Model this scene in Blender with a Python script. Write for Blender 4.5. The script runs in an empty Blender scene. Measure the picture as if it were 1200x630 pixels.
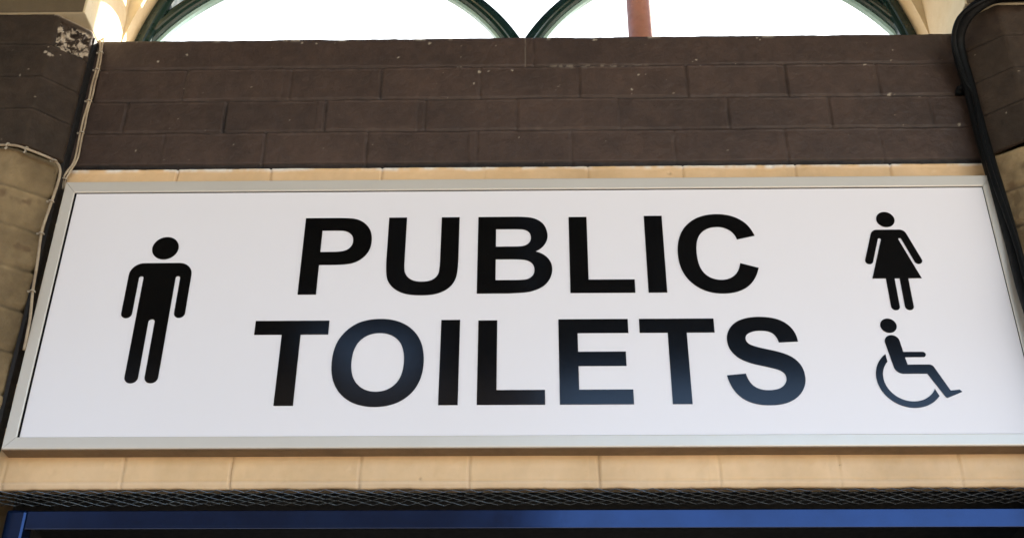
import bpy, bmesh, math, random
import numpy as np
from mathutils import Vector, Matrix

random.seed(7)
rng = np.random.default_rng(11)
scene = bpy.context.scene
COL = scene.collection
PI = math.pi

# ------------------------------------------------------------------ camera
F = 1400.0                       # focal length in pixels of a 1200 px wide picture
up = np.array([9.0, 2289.0, -F]); up /= np.linalg.norm(up)
ri = np.array([83600.0, 485.0, 1400.0]); ri -= up * ri.dot(up); ri /= np.linalg.norm(ri)
fw = np.cross(up, ri)
R3 = np.array([ri, fw, up])
D = 2.24
CAM = np.array([0.0, -D, 1.6])

def P(px, py, Y=0.0):
    """point on the vertical plane at depth Y seen along a measured direction"""
    d = R3 @ np.array([px - 600.0, -(py - 315.0), -F])
    t = (Y - CAM[1]) / d[1]
    p = CAM + d * t
    return Vector((float(p[0]), float(p[1]), float(p[2])))

cd = bpy.data.cameras.new('camera'); cam = bpy.data.objects.new('camera', cd); COL.objects.link(cam)
cd.sensor_width = 36.0; cd.lens = 36.0 * F / 1200.0; cd.clip_start = 0.05; cd.clip_end = 2000
M = Matrix(R3.tolist()).to_4x4(); M.translation = Vector(CAM.tolist()); cam.matrix_world = M
scene.camera = cam

# ------------------------------------------------------------------ helpers
def tag(o, label=None, cat=None, group=None, kind=None):
    if label: o['label'] = label
    if cat: o['category'] = cat
    if group: o['group'] = group
    if kind: o['kind'] = kind
    return o

def empty(name, loc):
    o = bpy.data.objects.new(name, None); COL.objects.link(o); o.location = loc
    o.empty_display_size = 0.1
    return o

def link(name, me, mat, parent=None, label=None, smooth=False):
    o = bpy.data.objects.new(name, me); COL.objects.link(o)
    if mat: me.materials.append(mat)
    if parent is not None:
        o.parent = parent
        bpy.context.view_layer.update()
        o.matrix_parent_inverse = parent.matrix_world.inverted()
    if label: o['label'] = label
    if smooth:
        me.polygons.foreach_set('use_smooth', [True] * len(me.polygons))
    return o

def bm_obj(name, bm, mat, parent=None, label=None, smooth=False):
    me = bpy.data.meshes.new(name)
    bmesh.ops.recalc_face_normals(bm, faces=bm.faces)
    bm.to_mesh(me); bm.free()
    return link(name, me, mat, parent, label, smooth)

def add_box(bm, x0, x1, y0, y1, z0, z1, bev=0.0, seg=2):
    vs = [bm.verts.new(p) for p in [(x0,y0,z0),(x1,y0,z0),(x1,y1,z0),(x0,y1,z0),(x0,y0,z1),(x1,y0,z1),(x1,y1,z1),(x0,y1,z1)]]
    fs = [bm.faces.new([vs[i] for i in f]) for f in [(0,3,2,1),(4,5,6,7),(0,1,5,4),(1,2,6,5),(2,3,7,6),(3,0,4,7)]]
    if bev > 0:
        es = list({e for f in fs for e in f.edges})
        bmesh.ops.bevel(bm, geom=es, offset=bev, segments=seg, affect='EDGES', profile=0.6)

def box(name, x0, x1, y0, y1, z0, z1, mat, parent=None, bev=0.0, label=None):
    bm = bmesh.new(); add_box(bm, x0, x1, y0, y1, z0, z1, bev)
    return bm_obj(name, bm, mat, parent, label)

def catmull(pts, n=8):
    pts = [Vector(p) for p in pts]
    q = [2*pts[0]-pts[1]] + pts + [2*pts[-1]-pts[-2]]
    out = []
    for i in range(1, len(q)-2):
        for k in range(n):
            t = k / n
            a, b, c, d = q[i-1], q[i], q[i+1], q[i+2]
            out.append(0.5*((2*b) + (c-a)*t + (2*a-5*b+4*c-d)*t*t + (3*b-a-3*c+d)*t**3))
    out.append(pts[-1])
    return out

def add_tube(bm, pts, r, seg=10, closed_ends=True):
    pts = [Vector(p) for p in pts]
    n = len(pts); rings = []
    prev = None
    for i, p in enumerate(pts):
        t = (pts[min(i+1, n-1)] - pts[max(i-1, 0)]).normalized()
        if prev is None:
            a = t.orthogonal().normalized()
        else:
            a = (prev - t * prev.dot(t)).normalized()
        prev = a
        b = t.cross(a)
        rr = r[i] if isinstance(r, (list, tuple)) else r
        rings.append([bm.verts.new(p + (a*math.cos(2*PI*k/seg) + b*math.sin(2*PI*k/seg))*rr) for k in range(seg)])
    for i in range(n-1):
        for k in range(seg):
            bm.faces.new([rings[i][k], rings[i][(k+1) % seg], rings[i+1][(k+1) % seg], rings[i+1][k]])
    if closed_ends:
        bm.faces.new(rings[0][::-1]); bm.faces.new(rings[-1])

# ---- smooth value noise on arrays
_perm = rng.permutation(4096)
def _h(ix, iy, s):
    return (_perm[(ix*73 + iy*1973 + s*911 + 5*ix*iy) & 4095]) / 4096.0
def vnoise(x, y, s=0):
    xi = np.floor(x).astype(np.int64); yi = np.floor(y).astype(np.int64)
    fx = x - xi; fy = y - yi
    fx = fx*fx*(3-2*fx); fy = fy*fy*(3-2*fy)
    return ((_h(xi,yi,s)*(1-fx) + _h(xi+1,yi,s)*fx)*(1-fy) + (_h(xi,yi+1,s)*(1-fx) + _h(xi+1,yi+1,s)*fx)*fy) - 0.5
def fbm(x, y, s=0, o=4):
    v = 0; a = 1.0
    for k in range(o):
        v = v + a*vnoise(x*2**k, y*2**k, s+k*7); a *= 0.5
    return v
def sstep(a, b, x):
    t = np.clip((x-a)/(b-a), 0, 1); return t*t*(3-2*t)

# ------------------------------------------------------------------ materials
def new_mat(name):
    m = bpy.data.materials.new(name); m.use_nodes = True
    nt = m.node_tree; b = nt.nodes['Principled BSDF']
    return m, nt, b

def N(nt, t, **kw):
    n = nt.nodes.new(t)
    for k, v in kw.items():
        if k in n.inputs: n.inputs[k].default_value = v
        else: setattr(n, k, v)
    return n

def coords(nt, scale=(1,1,1)):
    tc = nt.nodes.new('ShaderNodeTexCoord'); mp = nt.nodes.new('ShaderNodeMapping')
    mp.inputs['Scale'].default_value = scale
    nt.links.new(tc.outputs['Object'], mp.inputs['Vector'])
    return mp.outputs['Vector']

def noise(nt, vec, scale, detail=4, rough=0.55):
    n = N(nt, 'ShaderNodeTexNoise'); n.inputs['Scale'].default_value = scale
    n.inputs['Detail'].default_value = detail; n.inputs['Roughness'].default_value = rough
    nt.links.new(vec, n.inputs['Vector']); return n.outputs['Fac']

def ramp(nt, fac, stops):
    r = nt.nodes.new('ShaderNodeValToRGB'); e = r.color_ramp.elements
    while len(e) < len(stops): e.new(0.5)
    for i, (p, c) in enumerate(stops):
        e[i].position = p; e[i].color = (c, c, c, 1) if isinstance(c, (int, float)) else (*c, 1)
    nt.links.new(fac, r.inputs['Fac']); return r.outputs['Color']

def mix(nt, fac, a, b, mode='MIX'):
    m = nt.nodes.new('ShaderNodeMix'); m.data_type = 'RGBA'; m.blend_type = mode
    for inp, v in ((m.inputs[0], fac), (m.inputs[6], a), (m.inputs[7], b)):
        if isinstance(v, (int, float)): inp.default_value = v
        elif isinstance(v, tuple): inp.default_value = (*v, 1)
        else: nt.links.new(v, inp)
    return m.outputs[2]

def bump(nt, b, h, strength=0.3, dist=0.002):
    n = nt.nodes.new('ShaderNodeBump'); n.inputs['Strength'].default_value = strength
    n.inputs['Distance'].default_value = dist
    nt.links.new(h, n.inputs['Height']); nt.links.new(n.outputs['Normal'], b.inputs['Normal'])

def paint_mat(name, c, c2=None, rough=0.5, grain=90, gs=0.35, gd=0.0015, dirt=0.35, dirtc=None,
              attr=False, under=(0.55,0.46,0.34), spec=0.5, dscale=9.0, metallic=0.0, streak=False, rvar=0.12, coat=0.0):
    """painted surface: base colour with slow tone change, fine grime and a grained bump"""
    m, nt, b = new_mat(name)
    v = coords(nt, (1,1,0.35) if streak else (1,1,1))
    v0 = coords(nt)
    c2 = c2 or tuple(x*0.82 for x in c)
    col = mix(nt, ramp(nt, noise(nt, v, dscale, 5, 0.6), [(0.35, 0.0), (0.65, 1.0)]), c, c2)
    if attr:
        at = nt.nodes.new('ShaderNodeAttribute'); at.attribute_name = 'tone'
        mm = nt.nodes.new('ShaderNodeMapRange'); mm.inputs['To Min'].default_value = 0.72; mm.inputs['To Max'].default_value = 1.28
        nt.links.new(at.outputs['Fac'], mm.inputs['Value']); mm.clamp = False
        comb = nt.nodes.new('ShaderNodeCombineColor')
        for i in range(3): nt.links.new(mm.outputs[0], comb.inputs[i])
        col = mix(nt, 1.0, col, comb.outputs[0], 'MULTIPLY')
    dc = dirtc or tuple(x*0.35 for x in c)
    spots = ramp(nt, noise(nt, v0, grain*0.9, 6, 0.7), [(0.60, 0.0), (0.74, 1.0)])
    big = ramp(nt, noise(nt, v, dscale*0.6, 4, 0.6), [(0.42, 0.15), (0.66, 1.0)])
    col = mix(nt, mix(nt, 1.0, mix(nt, 1.0, spots, big, 'MULTIPLY'), (dirt, dirt, dirt), 'MULTIPLY'), col, dc)
    if attr:
        a2 = nt.nodes.new('ShaderNodeAttribute'); a2.attribute_name = 'chip'
        uc = mix(nt, noise(nt, v0, 60, 5, 0.7), tuple(x*0.6 for x in under), tuple(min(1, x*1.4) for x in under))
        col = mix(nt, a2.outputs['Fac'], col, uc)
    nt.links.new(col, b.inputs['Base Color'])
    b.inputs['Roughness'].default_value = rough
    b.inputs['Metallic'].default_value = metallic
    b.inputs['Specular IOR Level'].default_value = spec
    b.inputs['Coat Weight'].default_value = coat; b.inputs['Coat Roughness'].default_value = rough*0.6
    if rvar > 0:
        rr = ramp(nt, noise(nt, v0, grain*0.5, 4, 0.6), [(0.3, max(0.02, rough-rvar*0.7)), (0.7, min(1, rough+rvar))])
        if attr:
            rr = mix(nt, a2.outputs['Fac'], rr, (0.95, 0.95, 0.95))
        nt.links.new(rr, b.inputs['Roughness'])
    bump(nt, b, noise(nt, v0, grain, 6, 0.65), gs, gd)
    return m

MB = {}
MB['brown'] = paint_mat('brown_paint', (0.064,0.0385,0.0275), (0.050,0.031,0.023), spec=0.38, rough=0.555, attr=True, grain=130, gs=0.9, gd=0.0016, dirt=0.5, dirtc=(0.018,0.014,0.011), under=(0.42,0.36,0.28))
MB['pier'] = paint_mat('darker_brown_pier', (0.046,0.030,0.020), (0.032,0.022,0.015), spec=0.2, rough=0.7, attr=True, grain=120, gs=1.0, gd=0.002, dirt=0.5, dirtc=(0.012,0.010,0.008), under=(0.46,0.38,0.29))  # band brown set darker for the piers
MB['return_shade'] = paint_mat('return_shade_paint', (0.012,0.010,0.009), rough=0.6, attr=True, under=(0.35,0.3,0.24))  # near-black colour carries the deep shade on the pilaster return
MB['cream'] = paint_mat('cream_paint', (0.70,0.475,0.265), (0.66,0.435,0.225), rough=0.5, attr=True, grain=140, gs=0.3, gd=0.001, dirt=0.3, dirtc=(0.26,0.15,0.08), under=(0.86,0.80,0.70), dscale=7)
MB['stone'] = paint_mat('buff_brick_paint', (0.26,0.182,0.094), (0.155,0.107,0.055), spec=0.25, rough=0.8, attr=True, grain=70, gs=1.0, gd=0.005, dirt=0.7, dirtc=(0.09,0.07,0.04), under=(0.12,0.075,0.04))
MB['upper'] = paint_mat('cream_render', (0.66,0.55,0.36), (0.58,0.46,0.27), rough=0.75, grain=60, gs=0.5, gd=0.003, dirt=0.55, dirtc=(0.28,0.19,0.10))
MB['olive'] = paint_mat('olive_render', (0.125,0.088,0.045), (0.09,0.064,0.033), rough=0.8, grain=60, gs=0.6, gd=0.003, dirt=0.6)
MB['frame'] = paint_mat('satin_aluminium', (0.70,0.65,0.575), (0.67,0.62,0.545), rough=0.34, rvar=0.04, grain=160, gs=0.05, gd=0.0004, dirt=0.12, dscale=5, metallic=0.3)
MB['rust'] = paint_mat('stained_channel', (0.26,0.165,0.085), (0.19,0.12,0.065), rough=0.7, grain=120, dirt=0.6)
MB['panel'] = paint_mat('white_sign_sheet', (0.80,0.765,0.782), (0.79,0.756,0.773), rough=0.24, rvar=0.0, grain=140, gs=0.0, dirt=0.035, dscale=1.2, dirtc=(0.5,0.48,0.45))
MB['letter'] = paint_mat('black_vinyl', (0.0018,0.0018,0.0018), (0.0026,0.0026,0.0026), rough=0.13, rvar=0.012, grain=420, gs=0.04, gd=0.0002, dirt=0.1, dirtc=(0.015,0.015,0.015))
MB['green'] = paint_mat('dark_green_enamel', (0.005,0.022,0.018), (0.004,0.017,0.014), rough=0.3, grain=80, gs=0.2, gd=0.0008, dirt=0.4, dirtc=(0.05,0.045,0.035))
MB['bead'] = paint_mat('sky_lit_bead', (0.27,0.43,0.43), (0.22,0.36,0.36), rough=0.3, grain=80, dirt=0.3)  # pale colour stands in for sky light on the inner ring edge
MB['mauve'] = paint_mat('grey_enamel', (0.40,0.34,0.38), rough=0.4, grain=80, dirt=0.3)
MB['blue'] = paint_mat('blue_enamel', (0.010,0.028,0.088), (0.007,0.020,0.066), metallic=0.7, coat=0.25, rvar=0.03, rough=0.15, grain=60, gs=0.10, gd=0.0006, dirt=0.5, dirtc=(0.01,0.015,0.03))
MB['mesh'] = paint_mat('black_expanded_steel', (0.10,0.105,0.11), metallic=0.5, rough=0.25, grain=200, dirt=0.3, dirtc=(0.08,0.07,0.05), spec=0.8)
MB['pipe'] = paint_mat('black_plastic', (0.002,0.002,0.002), spec=0.15, rough=0.55, grain=150, gs=0.15, dirt=0.3, dirtc=(0.03,0.027,0.022))
MB['cable'] = paint_mat('dirty_cream_cable', (0.42,0.33,0.22), (0.26,0.19,0.12), rough=0.5, grain=150, dirt=0.6, dscale=30, dirtc=(0.14,0.08,0.04))
MB['clip'] = paint_mat('cable_clip_plastic', (0.42,0.35,0.26), rough=0.5, grain=200, dirt=0.3)
MB['red'] = paint_mat('terracotta_paint', (0.115,0.036,0.030), (0.09,0.030,0.026), rough=0.6, grain=120, dirt=0.9, dirtc=(0.30,0.18,0.14), dscale=20)
MB['dark'] = paint_mat('interior_darkness', (0.02,0.02,0.02), rough=0.8)  # near-black base carries the darkness inside the doorway
MB['asphalt'] = paint_mat('pavement', (0.42,0.335,0.245), (0.36,0.285,0.205), rough=0.85, grain=40, gs=0.5, gd=0.004, dscale=1.5)
MB['roofing'] = paint_mat('canopy_boards', (0.022,0.018,0.015), rough=0.7, grain=30)
MB['brickfar'] = paint_mat('dark_red_brick', (0.03,0.02,0.016), rough=0.8, grain=20)
MB['glass'] = paint_mat('window_glass', (0.02,0.025,0.03), rough=0.08, grain=10, dirt=0.0)

# panel: a few fine specks on white; nothing else

# ------------------------------------------------------------------ relief sheets
def path_map(path):
    p = [Vector(q) for q in path]
    L = [0.0]
    for a, b in zip(p, p[1:]): L.append(L[-1] + (b-a).length)
    nrm = []
    for a, b in zip(p, p[1:]):
        d = (b-a).normalized(); nrm.append(Vector((d.y, -d.x)))     # outward = right of travel (towards -Y for +X travel)
    return p, L, nrm

def relief(name, path, z0, z1, hfun, mat, parent, ru=0.0028, rz=0.0025, lip=0.03, round_r=0.006, label=None):
    p, L, nrm = path_map(path)
    nu = max(2, int(L[-1]/ru)); us = np.linspace(0, L[-1], nu)
    nz = max(2, int((z1-z0)/rz)); zs = np.linspace(z0, z1, nz)
    X = np.interp(us, L, [q.x for q in p]); Y = np.interp(us, L, [q.y for q in p])
    nx = np.zeros(nu); ny = np.zeros(nu)
    for i, u in enumerate(us):
        k = min(max(np.searchsorted(L, u, 'right')-1, 0), len(nrm)-1)
        n = Vector(nrm[k])
        for j in range(1, len(L)-1):
            d = u - L[j]
            if abs(d) < round_r:
                t = 0.5 + 0.5*d/round_r
                n = (nrm[j-1]*(1-t) + nrm[j]*t)
                conv = nrm[j-1].cross(nrm[j])
                off = (1-abs(d)/round_r)**2 * round_r * 0.25
                X[i] -= n.x*off*(1 if conv > 0 else -1); Y[i] -= n.y*off*(1 if conv > 0 else -1)
        n.normalize(); nx[i] = n.x; ny[i] = n.y
    U, Z = np.meshgrid(us, zs)
    H, chip, tone, dz = hfun(U, Z)
    XX = X[None, :] + nx[None, :]*H; YY = Y[None, :] + ny[None, :]*H; ZZ = Z + dz
    # lips: fold top and bottom rows inwards
    def row(k):
        return (X + nx*(-lip))[None, :], (Y + ny*(-lip))[None, :], ZZ[k][None, :]
    b0 = row(0); b1 = row(-1)
    XX = np.vstack([b0[0], XX, b1[0]]); YY = np.vstack([b0[1], YY, b1[1]]); ZZ = np.vstack([b0[2], ZZ, b1[2]])
    chip = np.vstack([chip[:1], chip, chip[-1:]]); tone = np.vstack([tone[:1], tone, tone[-1:]])
    R_ = XX.shape[0]
    co = np.stack([XX, YY, ZZ], -1).reshape(-1, 3)
    idx = np.arange(R_*nu).reshape(R_, nu)
    f = np.stack([idx[:-1, :-1], idx[:-1, 1:], idx[1:, 1:], idx[1:, :-1]], -1).reshape(-1, 4)
    me = bpy.data.meshes.new(name)
    me.vertices.add(len(co)); me.vertices.foreach_set('co', co.ravel().astype(np.float32))
    me.loops.add(f.size); me.loops.foreach_set('vertex_index', f.ravel().astype(np.int32))
    me.polygons.add(len(f)); me.polygons.foreach_set('loop_start', (np.arange(len(f))*4).astype(np.int32))
    me.update(calc_edges=True)
    for an, arr in (('chip', chip), ('tone', tone)):
        a = me.attributes.new(an, 'FLOAT', 'POINT'); a.data.foreach_set('value', np.ascontiguousarray(arr).ravel().astype(np.float32))
    me.validate()
    o = link(name, me, mat, parent, label, smooth=True)
    return o

def brickwork(joints, vj, depth=0.003, w=0.0040, vdepth=0.002, vw=0.003, rough=0.0005, seed=0, chipfun=None, big=0.0012, tone_amp=0.25, jdark=0.5, tn=0.35):
    """joints: z of bed joints; vj: list (per course) of u positions of upright joints"""
    def h(U, Z):
        zw = Z + 0.0022*fbm(U*7, Z*9, seed) + 0.0010*vnoise(U*60, Z*60, seed+3)
        uw = U + 0.0020*vnoise(U*30, Z*30, seed+9)
        H = np.zeros_like(U); tone = np.zeros_like(U)
        wob = 0.75 + 0.6*vnoise(U*12, Z*3, seed+20)
        for zj in joints:
            d = (zw - zj)/w
            # weathered joint: sharp upper arris, sloping lower side, with a raised smear above it
            gap = 0.75 + 0.9*fbm(U*9, Z*2, seed+33, 3)
            H -= depth*wob*np.clip(gap, 0.25, 1.3)*np.exp(-np.abs(d)**3)
            tone = tone - 0.9*np.exp(-((d+0.4)/0.7)**2)*np.clip(gap, 0.2, 1.2)
            tone = tone + 0.55*np.exp(-((d+1.7)/0.55)**2)*sstep(-0.2, 0.3, fbm(U*28, Z*2, seed+13, 4))  # built-up ridge lightened in tone as if catching light
            H += 0.0018*wob*(1+1.2*vnoise(U*35, Z*3, seed+11))*np.exp(-((d+1.5)/0.5)**2)
        ci = np.searchsorted(np.array(joints), zw)
        bed = tone; jt = np.zeros_like(U); tone = np.zeros_like(U)+0.5
        for c in range(len(joints)+1):
            m = (ci == c)
            vs = vj[c % len(vj)] if vj else []
            bi = np.searchsorted(np.array(sorted(vs)), uw) if len(vs) else np.zeros_like(U, dtype=int)
            rr = _h(bi*3+17, np.full_like(bi, c*5+2), seed+40)
            H += m*(rr-0.5)*big
            tone = np.where(m, 0.5 + (rr-0.5)*2*tone_amp, tone)
            for k, uj in enumerate(vs):
                s = 0.25 + 0.75*random.random()**1.5 + 0.5*vnoise(Z*45, Z*0 + k, seed+5)
                s = np.clip(s, 0.1, 1.2)
                tilt = (random.random()-0.5)*0.05
                d = (uw - uj - tilt*(Z-(joints[0] if joints else 0)) % 1 * 0.02)/vw
                H -= m*vdepth*s*np.exp(-np.abs(d)**3); jt = jt - m*jdark*s*np.exp(-np.abs(d)**3)
        tone = tone + bed + jt
        H += rough*fbm(U*55, Z*55, seed+50, 4) + 0.0016*fbm(U*6, Z*8, seed+60, 3)
        chip = np.zeros_like(U)
        dz = np.zeros_like(U)
        if chipfun: H, chip, tone, dz = chipfun(U, Z, H, chip, tone, dz)
        tone = np.clip(tone + 0.35*fbm(U*5, Z*5, seed+70, 3) + tn*fbm(U*60, Z*45, seed+75, 4), -1.6, 1.5)
        return H, np.clip(chip, 0, 1), tone, dz
    return h

# ------------------------------------------------------------------ ground
bm = bmesh.new()
S = 600
bmesh.ops.create_grid(bm, x_segments=8, y_segments=8, size=S)
g = bm_obj('pavement', bm, MB['asphalt']); tag(g, kind='structure')

# ------------------------------------------------------------------ building
BLD = empty('brick_building', (0, 0.3, 0))
tag(BLD, 'brown and cream painted brick building with arched green window over a blue doorway', 'building')

ZB = [3.2465, 3.3515, 3.4475, 3.5480, 3.6415]      # band bottom, bed joints, top
MOD = 0.24

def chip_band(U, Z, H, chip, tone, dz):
    Xw = U - 1.0824
    rs = np.random.default_rng(5)
    spots = [((540,80),.004),((536,80),.003),((600,84),.004),((562,86),.006),((572,85),.004),((556,100),.003),((600,17),.0),((467,69),.005),((504,52),.006),((355,52),.005),((371,53),.004),((741,107),.005),((748,90),.003),((756,89),.003),((815,72),.004),((887,46),.004),((890,48),.003),((697,48),.007),((186,74),.004),((295,104),.003),((220,66),.004),((1046,60),.003),((1012,78),.004),((1042,112),.004),((1124,147),.005)]
    for (q, r) in spots:
        if r == 0: continue
        p = P(*q)
        d = np.sqrt((Xw-p.x)**2 + ((Z-p.z)*1.1)**2) + 0.004*fbm(Xw*260, Z*260, 3)
        s = 1 - sstep(r*0.45, r*0.8, d)
        chip = np.maximum(chip, s*0.75); H = H - 0.0012*s
    # speckled streak of old paint along a bed joint right of the middle
    zj = ZB[3]-0.002
    m = np.exp(-((Z-zj)/0.005)**2) * sstep(0.02, .08, Xw) * (1-sstep(.20, .32, Xw))
    s = m*sstep(0.05, 0.28, fbm(Xw*120, Z*160, 5, 3)); chip = np.maximum(chip, s*0.45)
    # flecks scattered anywhere, few
    nf = fbm(Xw*70, Z*70, 77, 3)
    chip = np.maximum(chip, sstep(0.66, 0.74, nf)*0.6)
    # upper arris chipped, bottom edge ragged
    top = ZB[4]
    e = np.exp(-((Z-top)/0.006)**2)
    n = fbm(Xw*16, np.zeros_like(Z), 31, 5)
    dz = dz + e*np.clip(n, -1, 0)*0.004
    H = H - e*0.002
    chip = np.maximum(chip, e*sstep(0.25, 0.5, fbm(Xw*45, Z*0, 12, 4))*0.8)
    cr = np.exp(-((Xw+0.012+0.002*vnoise(Z*60, Z*0, 8))/0.0013)**2)*(Z > ZB[3])
    chip = np.maximum(chip, cr*0.22); H = H - cr*0.002
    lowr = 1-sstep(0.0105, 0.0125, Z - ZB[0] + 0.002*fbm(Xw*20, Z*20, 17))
    H = H - lowr*0.006; tone = tone - 1.3*lowr  # shadow under the band's bottom ledge darkened into tone
    dz = dz + np.exp(-((Z-ZB[0])/0.004)**2)*0.0022*fbm(Xw*30, Z*0, 91, 4)
    return H, chip, tone, dz

def vxs(x0, n0=-6, n1=7, off=1.0824):
    return [x0 + MOD*k + off for k in range(n0, n1) if -0.01 < x0 + MOD*k + off < 2.15]

vj = [vxs(-0.145), vxs(-0.031), vxs(-0.122), [1.0824-0.012]]
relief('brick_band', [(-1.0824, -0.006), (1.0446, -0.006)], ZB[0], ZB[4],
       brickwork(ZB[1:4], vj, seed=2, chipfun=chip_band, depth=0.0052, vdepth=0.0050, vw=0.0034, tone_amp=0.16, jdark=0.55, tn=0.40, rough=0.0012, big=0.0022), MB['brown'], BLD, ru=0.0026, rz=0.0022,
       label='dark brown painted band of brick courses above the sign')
# solid wall core behind band and lintel
bm = bmesh.new()
add_box(bm, -1.078, 1.040, 0.012, 0.30, 3.2, 3.632)
add_box(bm, -1.078, 1.040, 0.014, 0.055, 2.475, 3.2)
add_box(bm, -1.078, 1.040, 0.2, 0.30, 2.62, 3.2)
bm_obj('wall_core', bm, MB['cream'], BLD)

# cream course above and below the sign
def chip_cream(U, Z, H, chip, tone, dz):
    Xw = U - 1.0824
    # mortar smear squeezed out beneath the brown band
    e = sstep(ZB[0]-0.010, ZB[0]-0.003, Z + 0.005*fbm(Xw*22, Z*20, 4, 4))
    chip = np.maximum(chip, e*0.75*sstep(-.3, .2, fbm(Xw*30, Z*0, 44, 4))); H = H + e*0.003
    # lower arris
    e2 = np.exp(-((Z-2.4795+0.0012*fbm(Xw*9, Z*0, 66, 4))/0.0014)**2)
    H = H - e2*0.003; tone = tone*(1-0.5*e2)
    lo = 1-sstep(2.4780, 2.4795, Z)
    H = H - lo*0.0005 - (1-sstep(2.4655, 2.474, Z))*0.004
    chip = np.maximum(chip, lo*0.10)
    dz = dz + (1-sstep(2.4655, 2.470, Z))*0.0022*fbm(Xw*24, Z*0, 90, 5)
    # rust-coloured staining just below the sign
    dk = sstep(0.15, 0.5, fbm(Xw*40, Z*50, 23, 4)); H = H - 0.0008*dk
    for (q, r) in [((984,544),.003),((492,561),.004),((905,196),.006),((785,203),.006)]:
        p = P(*q); d = np.sqrt((Xw-p.x)**2 + (Z-p.z)**2)
        s = 1-sstep(r*.4, r*.9, d+0.003*fbm(Xw*200, Z*200, 9)); H = H - .003*s; tone = tone*(1-s)
    return H, chip, tone, dz
relief('lintel', [(-1.0824, 0.0), (1.0446, 0.0)], 2.4655, 3.2450,
       brickwork([2.60, 2.70, 2.80, 2.90, 3.0, 3.1, 3.2], [[-0.127+0.2385*k+1.0824 for k in range(-4, 5)]], seed=8, depth=0.003, vdepth=0.0045, vw=0.0026, rough=0.0008,
                 chipfun=chip_cream, big=0.0006, tone_amp=0.06, jdark=0.3, tn=0.12), MB['cream'], BLD, ru=0.0026, rz=0.0026, lip=0.012,
       label='cream painted brick lintel behind and beneath the sign')

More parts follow.
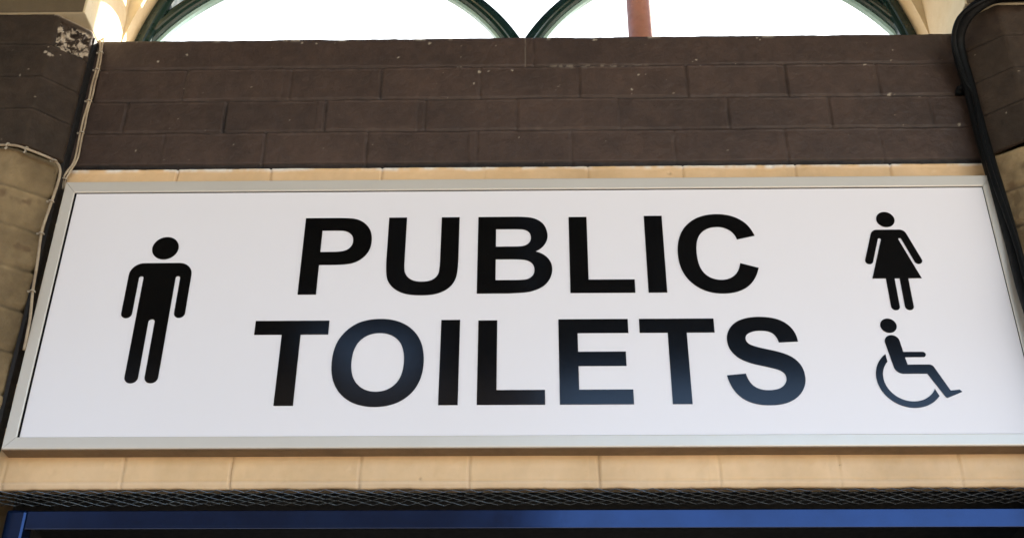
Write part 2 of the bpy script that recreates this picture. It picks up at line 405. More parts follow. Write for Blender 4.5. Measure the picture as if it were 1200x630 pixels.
# ---- pilasters
def pilaster(side, corner, cend, yf, yc, xs, patch):
    """side -1 left, +1 right. corner = x of front arris, cend = x of chamfer's inner arris"""
    root = bpy.data.objects.new('pilaster', None); COL.objects.link(root); root.empty_display_size = 0.1
    root.parent = BLD; root.location = (0, -0.3, 0)
    bpy.context.view_layer.update()
    def pth(c, e, y0, y1, wallx):
        q = [(xs, y0), (c, y0), (e, y1), (wallx, 0.02)]
        return q if side < 0 else q[::-1]
    path = pth(corner, cend, yf, yc, cend)
    L = path_map(path)[1]
    Lc0, Lc1 = (L[1], L[2])
    # chamfer occupies u in [Lc0, Lc1]
    base = Lc0 if side < 0 else Lc1
    def chip(U, Z, H, ch, tone, dz):
        if patch:
            # broken arris: paint and brick face knocked off, rough core exposed; lit and shaded relief coloured in
            cu = U - Lc0; L_ = Lc1-Lc0
            n = 0.014*fbm(U*40, Z*40, 14, 3)
            a = cu/L_
            zt = 3.637; zb = 3.545 + 0.0*a
            inside = np.minimum.reduce([(a-0.10)*L_ + n*.7, (1.03-a)*L_ + n, (zt-0.010-Z) + n*0.2, (Z - (zt-0.088)) + n*.7])
            s = sstep(-0.001, 0.004, inside)
            rock = 0.022*np.abs(fbm(U*45, Z*45, 15, 4)) + 0.010*fbm(U*120, Z*120, 16, 3)
            tone = tone - s*0.9*sstep(0.0, 0.5, -fbm(U*70, Z*70, 83, 3))  # crevices darkened in tone to stand in for shade
            H = H - s*(0.002 + rock)
            ch = np.maximum(ch, s*sstep(-0.12, 0.18, fbm(U*95, Z*120, 18, 4) + 0.5*vnoise(U*40, Z*40, 81))*0.95)  # exposed brick, with sunlit shards painted as lighter chips
            for (du, dzz, r) in [(-0.006, -0.118, .006), (0.004, -0.122, .008), (0.013, -0.120, .005), (0.03, -0.11, .003), (-.002, -.10, .002)]:
                d = np.sqrt((cu-du)**2 + (Z-zt-dzz)**2) + 0.004*fbm(U*200, Z*200, 19)
                ch = np.maximum(ch, (1-sstep(r*.4, r*.8, d))*0.7)
            # lighter top arris
            e = np.exp(-((Z-ZB[4])/0.004)**2)*(cu > -0.01)
            ch = np.maximum(ch, e*0.9)
        e = np.exp(-((Z-ZB[4])/0.004)**2)
        H = H - e*0.002
        ch = np.maximum(ch, 0.5*sstep(0.60, 0.72, fbm(U*60, Z*60, 28+side, 3)))
        return H, ch, tone, dz
    ca = base + (-0.10 if side < 0 else 0.10)
    v = [[base + side*0.10*(k+1) for k in range(1, 6, 2)], [base + side*0.22, base + side*0.46]]
    o1 = relief('brick_band', path, ZB[0], ZB[4], brickwork(ZB[1:4], [sorted(v[0]), sorted(v[1]), sorted(v[0]), sorted(v[1])], seed=20+side, depth=0.0042, vdepth=0.004, tone_amp=0.15, tn=0.6, jdark=0.6, rough=0.0012, chipfun=chip),
                MB['pier'], None, ru=0.0018, rz=0.0016, lip=0.012)
    o1.parent = root; o1.matrix_parent_inverse = root.matrix_world.inverted()
    # buff shaft below, a little set back
    p2 = pth(corner+side*0.022, cend+side*0.006, yf+0.012, yc+0.010, cend+side*0.006)
    def chip2(U, Z, H, ch, tone, dz):
        ch = np.maximum(ch, 0.8*sstep(0.35, 0.6, fbm(U*26, Z*26, 38+side, 4)))
        H = H - 0.001*ch
        H = H + 0.006*fbm(U*14, Z*14, 48, 4)
        return H, ch, tone, dz
    jz = [ZB[0]-0.0975*k for k in range(12, 0, -1)]
    o2 = relief('brick_shaft', p2, 2.0, ZB[0]-0.004, brickwork(jz, [sorted(v[0]), sorted(v[1])], seed=30+side, depth=0.011, vdepth=0.006, w=0.007, rough=0.003, jdark=1.1, chipfun=chip2, tone_amp=.4),
                MB['stone'], None, ru=0.004, rz=0.004, lip=0.01)
    o2.parent = root; o2.matrix_parent_inverse = root.matrix_world.inverted()
    # shade on the return between shaft and sign, painted as a dark strip
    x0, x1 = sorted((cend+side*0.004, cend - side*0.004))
    o3 = box('return_shade_strip', x0, x1, yc+0.012, 0.013, 2.0, ZB[4]-0.012, MB['return_shade'])
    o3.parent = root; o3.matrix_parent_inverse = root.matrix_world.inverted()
    # core
    bm = bmesh.new()
    x0, x1 = sorted((xs, cend+side*0.012))
    add_box(bm, x0, x1, 0.0, 0.34, 0.0, 3.638)
    x0, x1 = sorted((xs, corner+side*0.03)); add_box(bm, x0, x1, yf+0.03, 0.0, 0.0, 3.632)
    o4 = bm_obj('brick_core', bm, MB['stone']); o4.parent = root; o4.matrix_parent_inverse = root.matrix_world.inverted()
    # square shaft above the band
    x0, x1 = sorted((xs, cend+side*0.000))
    bm = bmesh.new(); add_box(bm, x0, x1, yf-0.002, 0.20, 3.643, 6.4, 0.004, 2)
    o5 = bm_obj('square_shaft', bm, MB['upper']); o5.parent = root; o5.matrix_parent_inverse = root.matrix_world.inverted()
    # olive front skin of the square shaft, darker than its sides
    x0, x1 = sorted((xs, cend+side*0.005))
    bm = bmesh.new(); add_box(bm, x0, x1, yf-0.005, yf-0.0025, 3.6435, 6.4, 0.001, 1)
    o6 = bm_obj('front_render', bm, MB['olive']); o6.parent = root; o6.matrix_parent_inverse = root.matrix_world.inverted()
    return root
pl = pilaster(-1, -1.148, -1.0824, -0.104, -0.042, -1.9, True)
pl['label'] = 'left brick pilaster with a broken lighter patch in its brown band'
pr = pilaster(1, 1.118, 1.0446, -0.104, -0.042, 1.9, False)
pr['label'] = 'right brick pilaster behind the black pipe'

# ---- upper wall with the big arch cut through it
ACX, ACZ, AR = -0.019, 3.60, 1.073
bm = bmesh.new()
n = 72
def arch_face(y):
    inner = []
    zlow = 3.630
    inner.append((ACX-AR, zlow))
    for k in range(n+1):
        a = PI - PI*k/n
        inner.append((ACX+AR*math.cos(a), ACZ+AR*math.sin(a) if math.sin(a)*AR+ACZ > zlow else zlow))
    inner.append((ACX+AR, zlow))
    return inner
inn = arch_face(0)
def outer_pt(p):
    x, z = p
    if z <= 3.64: return (-1.9 if x < ACX else 1.9, 3.630)
    a = math.atan2(z-ACZ, x-ACX)
    t = min(1.88/max(1e-6, abs(math.cos(a))), 2.8/max(1e-6, math.sin(a)))
    return (ACX+t*math.cos(a), ACZ+t*math.sin(a))
YA0, YA1 = 0.125, 0.228
vf = []; 
for p in inn:
    q = outer_pt(p)
    vf.append([bm.verts.new((p[0], YA0, p[1])), bm.verts.new((q[0], YA0, q[1])), bm.verts.new((p[0], YA1, p[1])), bm.verts.new((q[0], YA1, q[1]))])
for a, b in zip(vf, vf[1:]):
    for ids in ((0, 1), (2, 3), (0, 2), (1, 3)):
        try: bm.faces.new([a[ids[0]], a[ids[1]], b[ids[1]], b[ids[0]]])
        except ValueError: pass
bmesh.ops.remove_doubles(bm, verts=bm.verts, dist=1e-5)
bm_obj('arch_wall', bm, MB['upper'], BLD, label='cream rendered wall around the arched window')

# ---- far body of the building: flank walls, parapet, roof slab, dark room
bm = bmesh.new()
add_box(bm, -7, -1.9, 0.0, 0.34, 0, 6.4); add_box(bm, 1.9, 7, 0.0, 0.34, 0, 6.4)
add_box(bm, -1.9, 1.9, 0.06, 0.12, 5.6, 6.4)
bm_obj('flank_wall', bm, MB['upper'], BLD)
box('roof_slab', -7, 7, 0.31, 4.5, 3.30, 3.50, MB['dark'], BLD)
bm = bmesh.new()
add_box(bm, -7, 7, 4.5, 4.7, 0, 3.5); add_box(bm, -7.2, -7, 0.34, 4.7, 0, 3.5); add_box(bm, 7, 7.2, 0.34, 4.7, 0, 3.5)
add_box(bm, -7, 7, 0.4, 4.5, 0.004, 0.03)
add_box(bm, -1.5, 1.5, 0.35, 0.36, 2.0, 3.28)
add_box(bm, -1.0930, -1.0880, 0.145, 0.6, 0.03, 2.60); add_box(bm, 1.0480, 1.0530, 0.145, 0.6, 0.03, 2.60)  # dark liners added inside to stand in for the room's darkness
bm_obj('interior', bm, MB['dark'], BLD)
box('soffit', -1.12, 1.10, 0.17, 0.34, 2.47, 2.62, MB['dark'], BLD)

# ------------------------------------------------------------------ arched window (green steel tracery)
WIN = bpy.data.objects.new('arched_window', None); COL.objects.link(WIN); WIN.parent = BLD; WIN.location = (-0.019, -0.12, 3.6)
WIN['label'] = 'green steel arched window tracery against white sky'
bpy.context.view_layer.update()
def ring(name, cx, cz, prof, mat, a0, a1, n=72, sub=None):
    """sweep profile [(r, y)...] (closed) round a circle"""
    bm = bmesh.new(); rows = []
    full = abs(a1-a0-2*PI) < 1e-6
    for k in range(n + (0 if full else 1)):
        a = a0 + (a1-a0)*k/n
        rows.append([bm.verts.new((cx+r*math.cos(a), y, cz+r*math.sin(a))) for r, y in prof])
    m = len(rows)
    for i in range(m if full else m-1):
        A, B = rows[i], rows[(i+1) % m]
        for j in range(len(prof)):
            bm.faces.new([A[j], A[(j+1) % len(prof)], B[(j+1) % len(prof)], B[j]])
    if not full:
        bm.faces.new(rows[0]); bm.faces.new(rows[-1][::-1])
    o = bm_obj(name, bm, mat)
    o.parent = WIN; o.matrix_parent_inverse = WIN.matrix_world.inverted()
    return o
def mould(ri, ro, y0, y1):
    w = ro-ri
    return [(ri, y0+0.010), (ri+0.10*w, y0+0.006), (ri+0.30*w, y0+0.004), (ri+0.36*w, y0), (ri+0.62*w, y0),
            (ri+0.68*w, y0+0.005), (ri+0.94*w, y0+0.007), (ro, y0+0.010), (ro, y1), (ri, y1)]
A1 = math.radians(-8)
ring('outer_arch', -0.019, 3.60, mould(1.030, 1.0725, 0.168, 0.22), MB['green'], A1, PI-A1, 120)
for cx, r, ro in ((-0.550, 0.545, 0.587), (0.513, 0.553, 0.592)):
    ring('arch_ring', cx, 3.545, mould(r, ro, 0.175, 0.212), MB['green'], A1, PI-A1, 96)
    ring('glazing_bead', cx, 3.545, [(r-0.008, 0.197), (r-0.0005, 0.194), (r-0.0005, 0.211), (r-0.008, 0.211)], MB['bead'], A1, PI-A1, 96)
ring('roundel', -0.027, 3.958+0.338, [(0.318, 0.180), (0.324, 0.176), (0.338, 0.180), (0.338, 0.192), (0.318, 0.192)], MB['mauve'], 0, 2*PI, 96)

# ------------------------------------------------------------------ doorway: blue steel frame and black mesh
DF = bpy.data.objects.new('door_frame', None); COL.objects.link(DF); DF.parent = BLD; DF.location = (0, -0.2, 0)
bpy.context.view_layer.update()
DF['label'] = 'glossy blue steel door frame under the lintel'
def sub(o, root):
    o.parent = root; o.matrix_parent_inverse = root.matrix_world.inverted(); return o
sub(box('top_rail', -1.0155, 1.008, 0.045, 0.051, 2.3975, 2.4350, MB['blue'], bev=0.0012), DF)
sub(box('jamb', -1.0580, -1.0160, 0.043, 0.085, 0.0, 2.4375, MB['blue'], bev=0.006), DF)
sub(box('jamb', 1.0095, 1.0415, 0.043, 0.085, 0.0, 2.4375, MB['blue'], bev=0.006), DF)

bm = bmesh.new()
rows_ = 6; pitch = 0.036; yst = 0.0172
for r in range(rows_+1):
    y0 = 0.006 + r*0.0062; zr = 2.4600 - (y0-0.006)*0.36
    pts = []
    K = int(2.14/pitch*2)
    for k in range(K+1):
        x = -1.078 + k*pitch/2
        s = 1 if (k + r) % 2 == 0 else -1
        pts.append((x, y0 + s*0.0035 + random.uniform(-.0004, .0004), zr - s*0.0012 + random.uniform(-.0006, .0006) + 0.0008*math.sin(x*9+r)))
    # flat twisted ribbon strand
    prev = None
    for k, p in enumerate(pts):
        s = 1 if (k + r) % 2 == 0 else -1
        w = 0.0033
        q = [bm.verts.new((p[0], p[1]-w, p[2]-0.0012)), bm.verts.new((p[0], p[1]+w, p[2]+0.0010)), bm.verts.new((p[0], p[1]+w, p[2]+0.0022)), bm.verts.new((p[0], p[1]-w, p[2]-0.0001))]
        if prev:
            for j in range(4): bm.faces.new([prev[j], prev[(j+1) % 4], q[(j+1) % 4], q[j]])
        prev = q
MSH = bm_obj('mesh_screen', bm, MB['mesh'], BLD, label='strip of black expanded metal mesh between lintel and blue door frame')

# ------------------------------------------------------------------ the sign
SX0, SX1, SZ0, SZ1 = -1.0600, 1.0360, 2.5328, 3.1860
SIGN = empty('toilet_sign', (-0.012, -0.035, SZ0))
tag(SIGN, 'large white sign board with black lettering and pictograms in a grey metal frame', 'sign')
YP = -0.0350          # face of the white sheet
bm = bmesh.new(); add_box(bm, SX0+0.012, SX1-0.012, YP, YP+0.003, SZ0+0.012, SZ1-0.012)
bm_obj('panel', bm, MB['panel'], SIGN)
box('backing_box', SX0+0.014, SX1-0.014, YP+0.0035, -0.002, SZ0+0.004, SZ1-0.014, MB['frame'], SIGN)
# mitred rails, profile: outer lip, flat face, inner step
def rails():
    bm = bmesh.new()
    wt, wb, ws = 0.0300, 0.0262, 0.0255
    yF = -0.0400
    prof = [(0.0, -0.004), (0.0, yF+0.0025), (0.0012, yF+0.0006), (0.003, yF), (0.93, yF), (0.97, yF+0.0006), (1.0, yF+0.002), (1.0, YP-0.0002), (0.9, YP-0.0002), (0.1, -0.004)]
    gap = 0.0005
    cor = [((SX0, SZ1), (ws, -wt)), ((SX1, SZ1), (-ws, -wt)), ((SX1, SZ0), (-ws, wb)), ((SX0, SZ0), (ws, wb))]
    for i in range(4):
        (c0, d0), (c1, d1) = cor[i], cor[(i+1) % 4]
        ex, ez = (c1[0]-c0[0]), (c1[1]-c0[1]); l = math.hypot(ex, ez); ex /= l; ez /= l
        A, B = [], []
        for t, y in prof:
            tt = t if t > 0.5 or t == 0.0 or t == 0.1 else t/0.027
            A.append(bm.verts.new((c0[0]+d0[0]*tt+ex*gap, y, c0[1]+d0[1]*tt+ez*gap)))
            B.append(bm.verts.new((c1[0]+d1[0]*tt-ex*gap, y, c1[1]+d1[1]*tt-ez*gap)))
        for j in range(len(prof)):
            bm.faces.new([A[j], A[(j+1) % len(prof)], B[(j+1) % len(prof)], B[j]])
        bm.faces.new(A); bm.faces.new(B[::-1])
    return bm
bm_obj('frame', rails(), MB['frame'], SIGN)
# shadow line inside the frame, laid as dark strips, widest at left
bm = bmesh.new()
gi = 0.0022
xi0, xi1, zi0, zi1 = SX0+0.0255, SX1-0.0255, SZ0+0.0262, SZ1-0.0300
add_box(bm, xi0, xi0+0.0042, YP-0.0012, YP-0.0002, zi0, zi1)
add_box(bm, xi1-0.0012, xi1, YP-0.0012, YP-0.0002, zi0, zi1)
add_box(bm, xi0+0.0043, xi1-0.0013, YP-0.0012, YP-0.0002, zi1-0.0012, zi1)
add_box(bm, xi0+0.0043, xi1-0.0013, YP-0.0012, YP-0.0002, zi0, zi0+0.0006)
bm_obj('frame_shadow_line', bm, MB['pipe'], SIGN)

box('base_channel', SX0+0.001, SX1-0.001, -0.0385, -0.0005, SZ0-0.0016, SZ0-0.0002, MB['rust'], SIGN, label='brown underside of the sign')
# ---- flat shapes
def flat(name, loops, parent, mat, x=0.0, z=0.0, s=1.0, th=0.0008, label=None):
    cu = bpy.data.curves.new(name, 'CURVE'); cu.dimensions = '2D'; cu.fill_mode = 'BOTH'; cu.extrude = th/2; cu.resolution_u = 1
    for lp in loops:
        sp = cu.splines.new('POLY'); sp.points.add(len(lp)-1)
        for i, (a, b) in enumerate(lp): sp.points[i].co = (a*s, b*s, 0, 1)
        sp.use_cyclic_u = True
    tmp = bpy.data.objects.new('tmp', cu); COL.objects.link(tmp)
    bpy.context.view_layer.update()
    dg = bpy.context.evaluated_depsgraph_get()
    me = bpy.data.meshes.new_from_object(tmp.evaluated_get(dg))
    bpy.data.objects.remove(tmp, do_unlink=True); bpy.data.curves.remove(cu)
    me.name = name
    # stand the shape up in the XZ plane, front facing -Y
    for v in me.vertices:
        a, b, c = v.co; v.co = (a + x, YP - 0.0003 - th/2 - c, b + z)
    me.materials.clear()
    return link(name, me, mat, parent, label)

def parse(path):
    """TrueType-style outline text (absolute M L H V Q T Z) to loops"""
    import re
    tok = re.findall(r'[MLHVQTZ]|-?\d+\.?\d*', path)
    loops = []; cur = []; i = 0; cmd = None; x = y = 0.0; qx = qy = None
    def q(x0, y0, cx, cy, x1, y1):
        for k in range(1, 11):
            t = k/10
            cur.append(((1-t)**2*x0+2*t*(1-t)*cx+t*t*x1, (1-t)**2*y0+2*t*(1-t)*cy+t*t*y1))
    while i < len(tok):
        if tok[i].isalpha():
            cmd = tok[i]; i += 1
            if cmd == 'Z':
                if abs(cur[0][0]-cur[-1][0])+abs(cur[0][1]-cur[-1][1]) < 1e-6: cur.pop()
                loops.append(cur); cur = []; continue
        if cmd == 'M':
            x, y = float(tok[i]), float(tok[i+1]); i += 2; cur = [(x, y)]; cmd = 'L'; qx = None
        elif cmd == 'L':
            x, y = float(tok[i]), float(tok[i+1]); i += 2; cur.append((x, y)); qx = None
        elif cmd == 'H': x = float(tok[i]); i += 1; cur.append((x, y)); qx = None
        elif cmd == 'V': y = float(tok[i]); i += 1; cur.append((x, y)); qx = None
        elif cmd == 'Q':
            cx, cy, x1, y1 = map(float, tok[i:i+4]); i += 4
            q(x, y, cx, cy, x1, y1); x, y, qx, qy = x1, y1, cx, cy
        elif cmd == 'T':
            x1, y1 = map(float, tok[i:i+2]); i += 2
            if qx is None: cx, cy = x, y
            else: cx, cy = 2*x-qx, 2*y-qy
            q(x, y, cx, cy, x1, y1); x, y, qx, qy = x1, y1, cx, cy
    return loops
GL = {
 'I': 'M147 0V1466H443V0Z',
 'L': 'M157 0V1454H453V247H1189V0Z',
 'T': 'M479 0V1218H44V1466H1209V1218H775V0Z',
 'E': 'M149 0V1466H1236V1218H445V893H1181V646H445V247H1264V0Z',
 'P': 'M149 0V1466H624Q894 1466 976 1444Q1102 1411 1187 1300.5T1272 1015Q1272 880 1223 788T1098.5 643.5T945 574Q839 553 638 553H445V0ZM445 1218V802H607Q782 802 841 825T933.5 897T967 1013Q967 1093 920 1145T801 1210Q748 1218 588 1218Z',
 'B': 'M150 1466H736Q910 1466 995.5 1451.5T1148.5 1391T1250.5 1269.5T1291.5 1099Q1291.5 998 1237 914T1091 788Q1220 750 1289.5 660T1359 448Q1359 352 1314.5 261.5T1193 117T1003 32Q932 11 649 0H150ZM446 1222V883H640Q813 883 855 888Q931 897 974.5 940.5T1018 1055Q1018 1123 980.5 1165.5T869 1217Q825 1222 616 1222ZM446 639V247H720Q880 247 923 256Q989 268 1030.5 314.5T1072 439Q1072 505 1040 551T947.5 618T673 639Z',
 'U': 'M147 1466H443V672Q443 483 454 427Q473 337 544.5 282.5T740 228Q866 228 930 279.5T1007 406T1020 655V1466H1316V696Q1316 432 1292 323T1203.5 139T1032 19.5T752 -25Q537 -25 426 24.5T250.5 153.5T171 319Q147 433 147 685Z',
 'C': 'M1087 539L1374 448Q1308 208 1154.5 91.5T765 -25Q473 -25 285 174.5T97 720Q97 1086 286 1288.5T783 1491Q1052 1491 1220 1332Q1320 1238 1370 1062L1077 992Q1051 1106 968.5 1172T768 1238Q605 1238 503.5 1121T402 742Q402 464 502 346T762 228Q882 228 968.5 304.5T1087 539Z',
 'O': 'M89 724Q89 948 156 1100Q206 1212 292.5 1301T482 1433Q619 1491 798 1491Q1122 1491 1316.5 1290T1511 731Q1511 376 1318 175.5T802 -25Q475 -25 282 174.5T89 724ZM394 734Q394 485 509 356.5T801 228T1091.5 355.5T1205 738Q1205 990 1094.5 1114T801 1238T506.5 1112.5T394 734Z',
 'S': 'M74 477L362 505Q388 360 467.5 292T682 224Q825 224 897.5 284.5T970 426Q970 478 939.5 514.5T833 578Q781 596 596 642Q358 701 262 787Q127 908 127 1082Q127 1194 190.5 1291.5T373.5 1440T661 1491Q935 1491 1073.5 1371T1219 1050L923 1037Q904 1148 843 1196.5T660 1245Q534 1245 463 1193Q417 1160 417 1104Q417 1053 460 1017Q515 971 727 921T1040.5 817.5T1199.5 672T1257 443Q1257 318 1187.5 209T991 47T686 -6Q402 -25 257 105T74 477Z',
}
GL['S'] = ('M74 477L362 505Q388 360 467.5 292T682 224Q825 224 897.5 284.5T970 426Q970 478 939.5 514.5T833 578Q781 596 596 642Q358 701 262 787'
           'Q127 908 127 1082Q127 1194 190.5 1291.5T373.5 1440T661 1491Q935 1491 1073.5 1371T1219 1050L923 1037Q904 1148 843 1196.5T660 1245'
           'Q534 1245 463 1193Q417 1160 417 1104Q417 1053 460 1017Q515 971 727 921T1040.5 817.5T1199.5 672T1257 443Q1257 318 1187.5 209'
           'Q1118 100 991 37Q864 -25 679 -25Q402 -25 257 105T74 477Z')
GS = 0.1967/1466
LSB = {'I': 147, 'L': 157, 'T': 44, 'E': 149, 'P': 149, 'B': 150, 'U': 147, 'C': 97, 'O': 89, 'S': 74}
LOOPS = {k: parse(v) for k, v in GL.items()}
def words(items, base):
    for ch, x in items:
        flat('letter', LOOPS[ch], SIGN, MB['letter'], x - LSB[ch]*GS, base, GS, label='black capital letter ' + ch)
words([('P', -0.5022), ('U', -0.3163), ('B', -0.1178), ('L', 0.0824), ('I', 0.2490), ('C', 0.3178)], 2.8873)
words([('T', -0.5843), ('O', -0.4153), ('I', -0.1913), ('L', -0.1130), ('E', 0.0554), ('T', 0.2249), ('S', 0.3980)], 2.6268)

def circle(cx, cz, r, n=48): return [(cx+r*math.cos(2*PI*k/n), cz+r*math.sin(2*PI*k/n)) for k in range(n)]
def rpoly(pts):
    out = []; n = len(pts)
    for i in range(n):
        p = Vector(pts[i][:2]); a = Vector(pts[i-1][:2]); b = Vector(pts[(i+1) % n][:2]); r = pts[i][2] if len(pts[i]) > 2 else 0
        u = (a-p).normalized(); v = (b-p).normalized()
        ang = math.acos(max(-1, min(1, u.dot(v))))
        if r <= 0 or abs(ang-PI) < 1e-3: out.append(tuple(p)); continue
        d = min(r/math.tan(ang/2), 0.499*(a-p).length if True else 1, 0.499*(b-p).length) if False else r/math.tan(ang/2)
        t0 = p+u*d; t1 = p+v*d
        c = p + (u+v).normalized()*(r/math.sin(ang/2))
        a0 = math.atan2(t0.y-c.y, t0.x-c.x); a1 = math.atan2(t1.y-c.y, t1.x-c.x)
        da = (a1-a0+PI) % (2*PI)-PI
        m = 10
        for k in range(m+1): out.append((c.x+r*math.cos(a0+da*k/m), c.y+r*math.sin(a0+da*k/m)))
    return out
def sym(cx, half):
    return rpoly([(cx+x, z, *r) for x, z, *r in half] + [(cx-x, z, *r) for x, z, *r in half[::-1] if abs(x) > 1e-9])
man = sym(-0.8062, [(0.0683, 2.969, 0.030), (0.0683, 2.832, 0.0117), (0.0448, 2.832, 0.0117), (0.0448, 2.9355, 0.0046), (0.0350, 2.9355, 0.0046),
                    (0.0350, 2.6788, 0.0140), (0.0067, 2.6788, 0.0140), (0.0067, 2.829, 0.0066)])
pg = flat('pictogram', [man, circle(-0.8052, 3.0073, 0.0291)], SIGN, MB['letter'], label='black pictogram of a standing man')
wom = sym(0.7812, [(0.0351, 3.0432, 0.015), (0.0635, 2.9580, 0.0084), (0.0472, 2.9526, 0.0084), (0.0246, 3.0215, 0.0028), (0.0180, 3.0205, 0.0028),
                   (0.0525, 2.919), (0.0238, 2.919), (0.0238, 2.841, 0.0091), (0.0054, 2.841, 0.0091), (0.0054, 2.919)])
flat('pictogram', [wom, circle(0.7802, 3.0699, 0.0200)], SIGN, MB['letter'], label='black pictogram of a woman in a skirt')
body = rpoly([(0.7284, 2.7817, 0.0152), (0.7599, 2.7817, 0.0152), (0.7649, 2.7425), (0.8100, 2.7425, 0.0060), (0.8100, 2.7303, 0.0060), (0.7662, 2.7303),
              (0.769, 2.7132), (0.8190, 2.7132, 0.010), (0.8456, 2.6543, 0.002), (0.8640, 2.6565, 0.002), (0.8690, 2.6515, 0.001), (0.8347, 2.6372, 0.004),
              (0.8055, 2.6925), (0.7425, 2.6925, 0.018)])
wheel = []
for k in range(49):
    a = math.radians(127 + (322-127)*k/48); wheel.append((0.768+0.0674*math.cos(a), 2.6838+0.0674*math.sin(a)))
for k in range(49):
    a = math.radians(331 + (137-331)*k/48); wheel.append((0.768+0.0533*math.cos(a), 2.6838+0.0533*math.sin(a)))
flat('pictogram', [body, circle(0.7445, 2.8041, 0.0170), wheel], SIGN, MB['letter'], label='black wheelchair user pictogram')

# ------------------------------------------------------------------ cables, clips, pipe
def clip(pos, d, parent, r=0.006):
    """small plastic saddle clip with its nail head"""
    bm = bmesh.new()
    t = Vector(d).normalized(); side = Vector((0, -1, 0)).cross(t).normalized(); nrm = t.cross(side)
    if nrm.y > 0: nrm = -nrm
    c = Vector(pos)
    pts = [c + side*(r*math.cos(a)) + nrm*(r*math.sin(a)) for a in [PI*k/8 for k in range(9)]]
    pts = [c + side*r*1.0 - nrm*r*0.8] + pts + [c - side*r - nrm*r*0.8]
    add_tube(bm, pts, r*0.35, 6)
    q = c - side*r*1.9 - nrm*r*0.2
    bmesh.ops.create_icosphere(bm, subdivisions=2, radius=r*0.55, matrix=Matrix.Translation(q))
    add_tube(bm, [c - side*r*0.9 - nrm*r*0.3, q], r*0.45, 6)
    return bm_obj('cable_clip', bm, MB['clip'], parent, smooth=True)

c1 = [P(x, y, Y) for x, y, Y in [(119.5,43,.035),(118.8,51,-.004),(117,63,-.0165),(113.2,84,-.016),(108.5,102,-.017),(104.5,118.6,-.016),(99,138,-.018),(95.5,156,-.016),(90.5,179,-.018),(86,192,-.018),(79.5,202,-.017),(75,211,-.014),(74,222,-.01)]]
root = empty('electric_cable', c1[0]); tag(root, 'pair of dirty cream cables clipped down the brown wall beside the left pilaster', 'cable')
off = Vector((0.0052, 0, 0))
sm = catmull(c1, 8)
bm = bmesh.new()
add_tube(bm, [p + off*(0.75+0.15*math.sin(i*0.4)) for i, p in enumerate(sm)], 0.0025, 8)
add_tube(bm, [p - off*(0.35+0.2*math.sin(i*0.23+1)) + Vector((0, -0.001, 0)) for i, p in enumerate(sm)], 0.0027, 8)
bm_obj('cable_sheath', bm, MB['cable'], root, smooth=True)
for x, y in [(118,62),(113.7,82),(104.5,118.6),(95.7,155.7),(75,210)]:
    clip(P(x, y, -.0175), (P(x, y, -.017)-P(x+4, y-20, -.017)), root, 0.0050)

c2 = [P(x, y, Y) for x, y, Y in [(-60,168,-.112),(0,170,-.110),(10,170,-.110),(20,171,-.106),(31,174.5,-.098),(48,181,-.078),(62,187.5,-.060),(69.5,195,-.050),(69.5,208,-.047),(61,235,-.047),(54,255,-.047),(48.5,273,-.047),(43.7,308,-.047),(38.5,340,-.047),(35,374,-.046),(28,410,-.040)]]
root = empty('electric_cable', c2[0]); tag(root, 'thin cream cable clipped round the top of the left pilaster shaft and down its edge', 'cable')
bm = bmesh.new(); add_tube(bm, catmull(c2, 8), 0.0032, 8)
bm_obj('cable_sheath', bm, MB['cable'], root, smooth=True)
for x, y, Y in [(9,170,-.112),(31,174.5,-.100),(64,188.5,-.060),(60,236,-.049),(48.5,273.5,-.049),(38,341,-.049)]:
    a = P(x, y, Y); clip(a, (P(x+3, y+1, Y)-a) if y < 185 else (P(x-4, y+15, Y)-a), root, 0.0048)


# black pipe at the right
pp = [(1270,-8,-.125),(1215,-6,-.125),(1185,-5,-.125),(1163,-2,-.122),(1146,7,-.115),(1133,19,-.10),(1125,34,-.078),(1122.5,50,-.058),(1126,70,-.044),(1133,93,-.036),(1139,112,-.033),(1148,150,-.034),(1159,190,-.036),(1168,220,-.040),(1178,254,-.044),(1188,290,-.050),(1198,330,-.058),(1212,375,-.065),(1240,460,-.065),(1275,580,-.065)]
pts = [P(*q) for q in pp]
root = empty('black_conduit', pts[-1]); tag(root, 'black conduit bending over the right pilaster and running down beside the sign', 'pipe')
bm = bmesh.new(); add_tube(bm, catmull(pts, 10), 0.0155, 20)
bm_obj('pipe', bm, MB['pipe'], root, smooth=True)
pts2 = [P(x-3 if y > 30 else x-4, y+2, Y-0.016) for x, y, Y in pp]
for i, p in enumerate(pts2): pts2[i] = p + Vector((-0.004 + 0.005*math.sin(i*0.9) + (0.012 if i > 9 else 0.0), -0.004, 0.0))
bm = bmesh.new(); add_tube(bm, catmull(pts2, 10), 0.0055, 12)
bm_obj('cable', bm, MB['pipe'], root, smooth=True)
b = P(1126, 105, -.018)
bm = bmesh.new(); bmesh.ops.create_uvsphere(bm, u_segments=20, v_segments=12, radius=0.0085, matrix=Matrix.Translation(b + Vector((0, -0.006, 0))))
add_tube(bm, [b + Vector((0, 0.016, 0)), b + Vector((0, -0.002, 0))], 0.011, 16)
add_tube(bm, [b + Vector((-0.006, 0, 0)), b + Vector((0.03, -0.008, 0))], 0.006, 8)
bm_obj('clamp_bolt', bm, MB['pipe'], root, smooth=True)

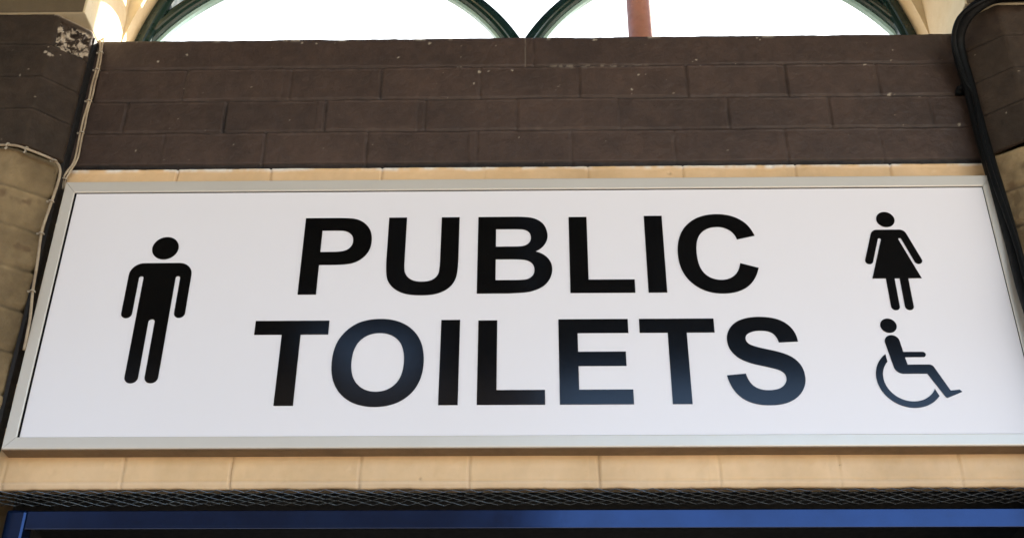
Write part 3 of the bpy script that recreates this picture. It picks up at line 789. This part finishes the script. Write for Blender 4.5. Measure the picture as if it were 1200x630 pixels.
# ------------------------------------------------------------------ terracotta post on the roof behind the window
base = Vector((0.388, 0.9, 3.504))
root = empty('roof_post', base); tag(root, 'speckled terracotta red round post standing behind the right window arch', 'post')
bm = bmesh.new(); add_tube(bm, [base, base + Vector((0.0, 0, 1.2)), base + Vector((0.0, 0, 2.6))], 0.0455, 32)
bm_obj('shaft', bm, MB['red'], root, smooth=True)
bm = bmesh.new(); add_tube(bm, [base + Vector((0, 0, 2.6)), base + Vector((0, 0, 2.64))], 0.07, 32); 
bm_obj('collar', bm, MB['red'], root, smooth=False)
bm = bmesh.new(); add_tube(bm, [base, base + Vector((0, 0, 0.012))], 0.09, 32)
bm_obj('base_flange', bm, MB['red'], root, smooth=False)

# ------------------------------------------------------------------ street side: canopy over the pavement and the hall opposite
root = empty('street_canopy', (0, -2.0, 0)); tag(root, 'dark boarded canopy over the pavement in front of the sign', 'canopy')
bm = bmesh.new()
ya, yb, za, zb = -0.13, -3.5, 4.95, 4.46
for k in range(24):
    yb = -3.22 if k == 10 else -3.5; zb = za + (4.46-za)*(yb-ya)/(-3.5-ya)  # one board cut short so that sky reflects in the O
    x0 = -7 + k*14/24; x1 = x0 + 14/24 - 0.006
    vs = [bm.verts.new(p) for p in [(x0,ya,za),(x1,ya,za),(x1,yb,zb),(x0,yb,zb),(x0,ya,za+.03),(x1,ya,za+.03),(x1,yb,zb+.03),(x0,yb,zb+.03)]]
    for f in [(0,3,2,1),(4,5,6,7),(0,1,5,4),(1,2,6,5),(2,3,7,6),(3,0,4,7)]: bm.faces.new([vs[i] for i in f])
bm_obj('boards', bm, MB['roofing'], root)
yb, zb = -3.5, 4.46
box('fascia', -7, -1.02, yb-0.04, yb-0.002, zb-0.06, zb+0.12, MB['roofing'], root)
box('fascia', -0.60, 7, yb-0.04, yb-0.002, zb-0.06, zb+0.12, MB['roofing'], root)  # fascia left open at the short board for the same sky reflection
for x in (-5.5, 5.5):
    bm = bmesh.new(); add_tube(bm, [(x, yb+0.2, 0), (x, yb+0.2, zb-0.0)], 0.05, 16); bm_obj('post', bm, MB['green'], root, smooth=True)
root = empty('street_hall', (-3, -16, 0)); tag(root, 'dark red brick hall across the street facing the sign', 'building')
box('wall', -5.75, 0.22, -20, -12, 0, 8.7, MB['brickfar'], root)
for x in (-5.2, -3.4, -1.6): 
    box('window', x, x+1.0, -12.05, -11.99, 3.0, 5.0, MB['glass'], root)

root = empty('street_shop', (-17, -24, 0)); tag(root, 'second dark brick building across the street beside the hall', 'building')
box('wall', -25.0, -9.95, -28, -20, 0, 11.6, MB['brickfar'], root)
for x in (-20.5, -16.2, -12.9):
    box('window', x, x+1.2, -20.05, -19.99, 3.0, 5.0, MB['glass'], root)

# ------------------------------------------------------------------ light
EL, AZ = math.radians(35), math.radians(56)       # azimuth from +Y towards +X
sd = Vector((math.sin(AZ)*math.cos(EL), math.cos(AZ)*math.cos(EL), math.sin(EL)))
sl = bpy.data.lights.new('sun', 'SUN'); so = bpy.data.objects.new('sun', sl); COL.objects.link(so)
sl.energy = 4.0; sl.angle = math.radians(0.5); sl.color = (1.0, 0.91, 0.78)
so.rotation_euler = sd.to_track_quat('Z', 'Y').to_euler()
so.location = (4, 4, 10)
w = bpy.data.worlds.new('World'); scene.world = w; w.use_nodes = True
nt = w.node_tree; bg = nt.nodes['Background']
sky = nt.nodes.new('ShaderNodeTexSky'); sky.sky_type = 'NISHITA'; sky.sun_disc = False
sky.sun_elevation = EL; sky.sun_rotation = AZ; sky.dust_density = 0.5; sky.air_density = 1.0; sky.ozone_density = 1.6
tc = nt.nodes.new('ShaderNodeTexCoord')
sx = nt.nodes.new('ShaderNodeSeparateXYZ'); nt.links.new(tc.outputs['Generated'], sx.inputs[0])
# white cloud veil added to brighten the part of the sky behind the building (north of the camera)
cover = ramp(nt, sx.outputs[1], [(0.15, 0.0), (0.45, 1.0)])
cn = ramp(nt, noise(nt, tc.outputs['Generated'], 3.0, 6, 0.6), [(0.15, 0.75), (0.6, 1.0)])
fac = mix(nt, 1.0, cover, cn, 'MULTIPLY')
col = mix(nt, fac, sky.outputs[0], (3.4, 3.5, 3.6))
nt.links.new(col, bg.inputs[0]); bg.inputs[1].default_value = 0.14

vs_ = scene.view_settings
vs_.view_transform = 'Standard'; vs_.look = 'None'; vs_.gamma = 1.0; vs_.use_curve_mapping = False
vs_.exposure = 2.6
